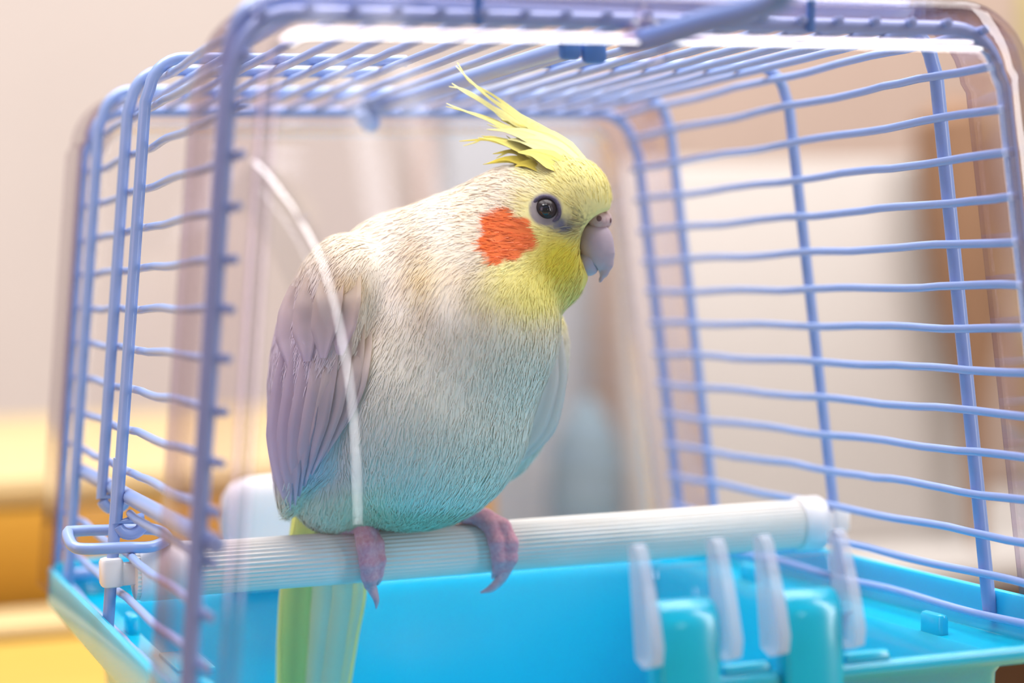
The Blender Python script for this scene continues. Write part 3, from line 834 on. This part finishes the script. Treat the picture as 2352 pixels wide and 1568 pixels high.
# folded wing feathers on the near wing and the far one
SHADE_LV = L3(240, 226, 240)  # lavender shadow on the near wing, put into the feather colour
def surf(a, b):
    cs_ = np.arange(-330., 300., 2.); d_ = body_fun(np.full(len(cs_), float(a)), np.full(len(cs_), float(b)), cs_)
    return cs_[np.argmax(d_ < 0)] if (d_ < 0).any() else 60.0
def laid(path, lift):
    P = bez([(a, b, 0) for a, b in path], 3); L_ = len(P); out = []
    for i_, p in enumerate(P):
        t_ = i_ / (L_ - 1)
        out.append((p[0], p[1], surf(p[0], p[1]) - (lift * min(1, t_ * 2.5) - 16 * max(0, 1 - t_ * 3)) ))
    return out
wing_rows = [
    ([(672, 800), (652, 900), (644, 1000), (652, 1090), (664, 1172)], [24, 30, 34, 26, 4], 3),
    ([(700, 780), (682, 890), (668, 1000), (668, 1080), (676, 1160)], [26, 32, 34, 26, 4], 5),
    ([(728, 770), (712, 880), (694, 980), (684, 1060), (686, 1140)], [26, 32, 34, 26, 4], 7),
    ([(758, 760), (744, 860), (726, 960), (706, 1040), (698, 1116)], [26, 34, 34, 26, 4], 9),
    ([(788, 752), (776, 845), (758, 935), (734, 1015), (714, 1090)], [26, 34, 34, 26, 4], 11),
    ([(818, 745), (808, 830), (790, 910), (764, 985), (734, 1060)], [24, 32, 32, 24, 4], 13),
    ([(838, 735), (832, 805), (818, 880), (792, 950), (758, 1020)], [20, 26, 26, 20, 4], 15),
    ([(690, 660), (672, 720), (664, 780), (668, 840)], [26, 34, 32, 8], 8),
    ([(728, 640), (712, 700), (704, 765), (706, 830)], [28, 36, 34, 8], 10),
    ([(768, 630), (756, 690), (746, 755), (742, 822)], [28, 36, 34, 8], 12),
    ([(808, 630), (800, 690), (790, 750), (780, 815)], [26, 34, 32, 8], 14),
]
for i, (path, w, lift) in enumerate(wing_rows):
    blade('wing_feather', laid(path, lift), w, bird_col(np.array([[path[0][0], path[0][1], surf(*path[0])]]))[0], bird, tipcol=SHADE_LV * (1.0 - .008 * i), nrm=(-.45, 0, -1), curve=.16, n=2)
for i, (pts, w) in enumerate((
        ([(1282, 770, 70), (1282, 870, 60), (1252, 985, 60), (1170, 1078, 70)], [10, 20, 22, 5]),
        ([(1268, 780, 30), (1262, 880, 15), (1226, 990, 20), (1140, 1090, 40)], [10, 20, 22, 5]))):
    blade('wing_feather', pts, w, L3(242, 240, 236), bird, nrm=(.5, 0, -1), curve=.3)

# --- eye, beak
def sphere_pts(c, r, n=24, sq=(1, 1, 1)):
    v = []; f = []
    for i in range(n + 1):
        for k in range(n):
            t = PI * i / n; p = 2 * PI * k / n
            v.append((c[0] + r * sq[0] * math.sin(t) * math.cos(p), c[1] + r * sq[1] * math.sin(t) * math.sin(p), c[2] + r * sq[2] * math.cos(t)))
    for i in range(n):
        for k in range(n): f.append((i * n + k, i * n + (k + 1) % n, i * n + n + (k + 1) % n, i * n + n + k))
    return np.array(v), f
from math import sqrt
# where the head surface lies in front of the eye
cs = np.linspace(-250, 0, 251); fe = body_fun(np.full(251, 1253.), np.full(251, 481.), cs); ce = cs[np.argmax(fe < 0)]
M['iris'] = noisy(mat('brown_iris', (46, 33, 32), .3, .3), (40, 28, 28), (900, 900, 900), .6)
M['pupil'] = mat('black_pupil', (8, 7, 9), .04, .8)
M['skin'] = noisy(mat('grey_eye_skin', (92, 84, 102), .6, .3), (76, 68, 88), (900, 900, 900), .8, .4)
v, f = sphere_pts((1253, 481, ce + 14), 28); eye = mesh_obj('eye', BP(v[:, 0], v[:, 1], v[:, 2]), f, M['iris'], bird)
v, f = sphere_pts((1252.5, 481, ce + 9), 22.5, sq=(1, 1, 1.08)); mesh_obj('pupil', BP(v[:, 0], v[:, 1], v[:, 2]), f, M['pupil'], eye, label='glossy black pupil')
def torus_pts(c, R, r, n=40, k=10):
    v = []; f = []
    for i in range(n):
        for j in range(k):
            a = 2 * PI * i / n; b = 2 * PI * j / k; rr = R * (1 + .10 * max(0, math.cos(a - PI)) ** 6 + .14 * max(0, math.cos(a - .5)) ** 8) + r * math.cos(b)
            v.append((c[0] + rr * math.cos(a), c[1] + rr * math.sin(a), c[2] + r * math.sin(b)))
            f.append((i * k + j, i * k + (j + 1) % k, ((i + 1) % n) * k + (j + 1) % k, ((i + 1) % n) * k + j))
    return np.array(v), f
v, f = torus_pts((1253, 481, ce + 4), 30.0, 4.6); mesh_obj('eye_ring', BP(v[:, 0], v[:, 1], v[:, 2]), f, M['skin'], eye, label='bare grey eye ring')
M['beak'] = noisy(mat('horn_beak', (196, 176, 184), .38, .4), (182, 166, 178), (300, 300, 300), .8, .1)
M['beak_low'] = noisy(mat('lower_horn_beak', (182, 176, 192), .4, .4), (168, 164, 180), (300, 300, 300), .8, .1)
M['cere'] = noisy(mat('pink_cere', (214, 190, 186), .55, .3), (196, 160, 160), (700, 700, 700), .9, .4)
M['nostril'] = mat('nostril', (120, 80, 82), .7)
def upper(a, b, c):
    d = ell(a, b, c, (1366, 555, 0), (42, 46, 40), 0)
    d = smin(d, ell(a, b, c, (1374, 582, 0), (35, 42, 31), 8), 14)
    ch = [((1390, 585, 0), 21), ((1393, 606, 0), 14.5), ((1388, 626, 0), 8.5), ((1380, 642, 0), 3.2), ((1377.5, 648, 0), 1)]
    for (p, r), (q, s_) in zip(ch, ch[1:]): d = smin(d, capsule(a, b, c, p, q, r, s_), 8)
    d = np.maximum(d, -ell(a, b, c, (1345, 628, 0), (30, 34, 60), 0))
    return d
v, f = nets(upper, (1310, 470, -60), (1425, 660, 60), 2.0); mesh_obj('upper_beak', BP(v[:, 0], v[:, 1], v[:, 2]), f, M['beak'], bird, label='hooked pinkish grey upper beak')
def lower(a, b, c):
    d = ell(a, b, c, (1348, 602, 0), (25, 32, 30), 30)
    return smin(d, ell(a, b, c, (1354, 616, 0), (20, 17, 22)), 8)
v, f = nets(lower, (1310, 560, -50), (1390, 650, 50), 2.0); mesh_obj('lower_beak', BP(v[:, 0], v[:, 1], v[:, 2]), f, M['beak_low'], bird, label='short bluish grey lower beak')
def cere_f(a, b, c):
    d = ell(a, b, c, (1374, 505, -12), (24, 21, 25), 20)
    d = smin(d, ell(a, b, c, (1390, 505, 14), (16, 20, 22)), 8)
    return d
v, f = nets(cere_f, (1335, 470, -60), (1420, 545, 60), 2.0); cere = mesh_obj('cere', BP(v[:, 0], v[:, 1], v[:, 2]), f, M['cere'], bird, label='pale pink cere above the beak')
v, f = sphere_pts((1375.5, 502.5, -34), 7, 14, (1, 1.1, .6)); mesh_obj('nostril', BP(v[:, 0], v[:, 1], v[:, 2]), f, M['nostril'], cere)
v, f = sphere_pts((1402, 506, 2), 6, 14, (.5, 1.1, .8)); mesh_obj('nostril', BP(v[:, 0], v[:, 1], v[:, 2]), f, M['nostril'], cere)

# --- feet wrapped round the perch: (x along perch, angle from the top towards the camera side, height above the perch)
M['foot'] = noisy(mat('pink_scaly_foot', (232, 172, 182), .55, .35, Subsurface_Weight=.15), (212, 136, 152), (900, 900, 900), .9, .5)
M['foot'].node_tree.nodes['Principled BSDF'].inputs['Subsurface Radius'].default_value = (.002, .001, .001)
M['claw'] = noisy(mat('grey_pink_claw', (206, 180, 192), .35, .5), (160, 132, 152), (600, 600, 600), .7)
def pc(x, th, h):
    t = math.radians(th); return np.array((x, PY - (PRD + h) * math.sin(t), PZ + (PRD + h) * math.cos(t)))
def wsdf(chains, k):
    def fn(a, b, c):
        d = None
        for ch in chains:
            for (p, r), (q, s_) in zip(ch, ch[1:]):
                e = capsule(a, b, c, p, q, r, s_); d = e if d is None else smin(d, e, k)
        return d
    return fn
def foot(chains, claws):
    allp = np.array([p for ch in chains for p, r in ch])
    v, f = nets(wsdf(chains, .7), allp.min(0) - 4.5, allp.max(0) + 4.5, .33)
    o = mesh_obj('foot', v, f, M['foot'], bird, label='scaly pink foot clasping the perch')
    for cl in claws:
        P = bez([p for p, r in cl], 5); rr = np.interp(np.linspace(0, 1, len(P)), np.linspace(0, 1, len(cl)), [r for p, r in cl])
        m = MB(); m.tube(P, list(rr), 12); m.build('claw', M['claw'], o)
LX = -41.3
foot([  # left foot: ankle, two front toes, hind toe to each side
    [(BP(np.array(836.), np.array(1165.), np.array(45.)), 2.0), (pc(LX - .2, 22, 5.2), 2.5), (pc(LX - .2, 45, 3.6), 2.9)],
    [(pc(LX - .2, 30, 4.2), 3.0), (pc(LX - .3, 65, 2.8), 2.9), (pc(LX, 95, 2.2), 2.6), (pc(LX + .5, 120, 2.2), 2.35), (pc(LX + 1.0, 138, 2.6), 1.8)],
    [(pc(LX + 1.6, 30, 2.2), 2.2), (pc(LX + 3.0, 62, 1.9), 1.9), (pc(LX + 3.3, 92, 1.8), 1.75), (pc(LX + 3.2, 120, 1.7), 1.4)],
    [(pc(LX - .8, 28, 3.6), 2.6), (pc(LX - 4.8, 14, 2.3), 2.2), (pc(LX - 8.8, 2, 1.6), 1.7)],
    [(pc(LX + 1, 26, 3.4), 2.3), (pc(LX + 3.8, 14, 1.9), 1.8), (pc(LX + 5.6, 2, 1.4), 1.3)]],
    [[(pc(LX + .8, 133, 2.6), 1.75), (pc(LX + 1.5, 140, 4.4), 1.4), (pc(LX + 2.0, 142, 7.2), .85), (pc(LX + 2.0, 148, 9.0), .2)],
     [(pc(LX + 3.2, 116, 1.7), 1.3), (pc(LX + 3.3, 128, 2.2), 1.0), (pc(LX + 3.2, 140, 2.6), .3)]])
RX = -3.6
foot([
    [(BP(np.array(1038.), np.array(1155.), np.array(75.)), 1.8), (pc(RX - 10.2, 5, 3.2), 2.2), (pc(RX - 6, 12, 2.9), 2.4), (pc(RX - 1.8, 24, 2.9), 2.5)],
    [(pc(RX - 3.2, 20, 2.7), 2.5), (pc(RX - .6, 45, 2.4), 2.4), (pc(RX + 0, 75, 2.2), 2.3), (pc(RX + .7, 105, 2.2), 2.1), (pc(RX + .6, 128, 2.3), 1.6)],
    [(pc(RX - 1.4, 22, 2.7), 2.5), (pc(RX + 2.6, 48, 2.4), 2.4), (pc(RX + 4.0, 78, 2.3), 2.35), (pc(RX + 3.8, 105, 2.4), 2.2), (pc(RX + 2.6, 130, 2.8), 1.8)],
    [(pc(RX - 9.5, 6, 2.8), 2.0), (pc(RX - 12.2, -8, 1.7), 1.8), (pc(RX - 13.5, -35, 1.5), 1.6)],
    [(pc(RX - 6, 8, 2.8), 2.0), (pc(RX - 5, -20, 1.8), 1.9), (pc(RX - 4.6, -55, 1.5), 1.6)]],
    [[(pc(RX + 2.9, 126, 2.7), 1.8), (pc(RX + 1.4, 138, 4.2), 1.5), (pc(RX - 1.4, 146, 6.0), 1.1), (pc(RX - 4.4, 150, 6.6), .3)],
     [(pc(RX + .6, 125, 2.3), 1.5), (pc(RX + .2, 138, 2.4), 1.1), (pc(RX - .2, 150, 2.6), .3)]])

# ---------------------------------------------------------------- blurred things behind the cage
def panel(name, c, h, m, label, cat, bev=6, yaw=0):
    t = math.radians(yaw); R = np.array([[math.cos(t), -math.sin(t), 0], [math.sin(t), math.cos(t), 0], [0, 0, 1]])
    b = MB(); b.box(c, h, R, bev); o = b.build(name, m, origin=(c[0], c[1], c[2] - h[2])); return tag(o, label, cat)
panel('grey_cabinet', (450, 1360, -20), (72, 60, 226), M['grey'], 'pale grey upright cabinet seen behind the bird head', 'cabinet')
panel('brown_post', (372, 1340, -20), (13, 15, 226), M['tan'], 'slim tan post beside the pale grey cabinet', 'post')
panel('cream_screen', (690, 1220, -66), (170, 12, 180), M['cream'], 'cream cloth screen standing behind the right wire side', 'screen', bev=8, yaw=-6)
panel('tan_board', (870, 1560, 60), (300, 12, 306), M['tan'], 'tall tan board leaning upright behind the cream screen', 'board', bev=8)
panel('olive_board', (1230, 1600, 80), (56, 12, 326), M['olive'], 'olive board at the far right beyond the tan board', 'board', bev=8)
m = MB(); m.tube([(836, 1150, -245), (835, 1150, -120), (832, 1150, 0), (826, 1150, 80), (818, 1150, 150)], [6, 12, 36, 40, 34], 18)
tag(m.build('wooden_vase', M['brown'], origin=(836, 1150, -246)), 'tall dark brown wooden vase at the right behind the wires', 'vase')
m = MB(); m.tube([(462, 1200, -245), (463, 1200, -225), (465, 1200, -190), (468, 1200, -140), (470, 1200, -110), (470, 1200, -96)], [16, 30, 34, 32, 18, 6], 18)
tag(m.build('slate_bag', M['slate'], origin=(462, 1200, -246)), 'blurred slate grey bag standing before the grey cabinet', 'bag')

# light bars of an added lamp, made up for the panel streaks, that stands in front of the cage, behind the camera; the clear panel mirrors them
lamp = root('added_streak_lamp', (410, -1800, FLOOR), 'unseen floor lamp added so its two slim bars streak the clear panel', 'floor lamp')
m = MB(); m.tube([(410, -1812, FLOOR), (410, -1812, FLOOR + 14), (410, -1812, FLOOR + 18)], [150, 150, 130], 32); m.build('base', M['dark_metal'], lamp)
m = MB(); m.tube([(410, -1815, FLOOR + 14), (410, -1815, 420)], 11, 12); m.build('pole', M['dark_metal'], lamp)
for x, w in ((395, 16), (470, 18)):
    m = MB(); m.box((x, -1812, 165), (w + 3, 6, 182), bev=3); m.build('housing', M['dark_metal'], lamp)
    m = MB(); m.box((x, -1804, 165), (w, 4, 176), bev=3); m.build('light_bar', emit('light_bar_' + str(x), (250, 250, 255), 7.5), lamp)
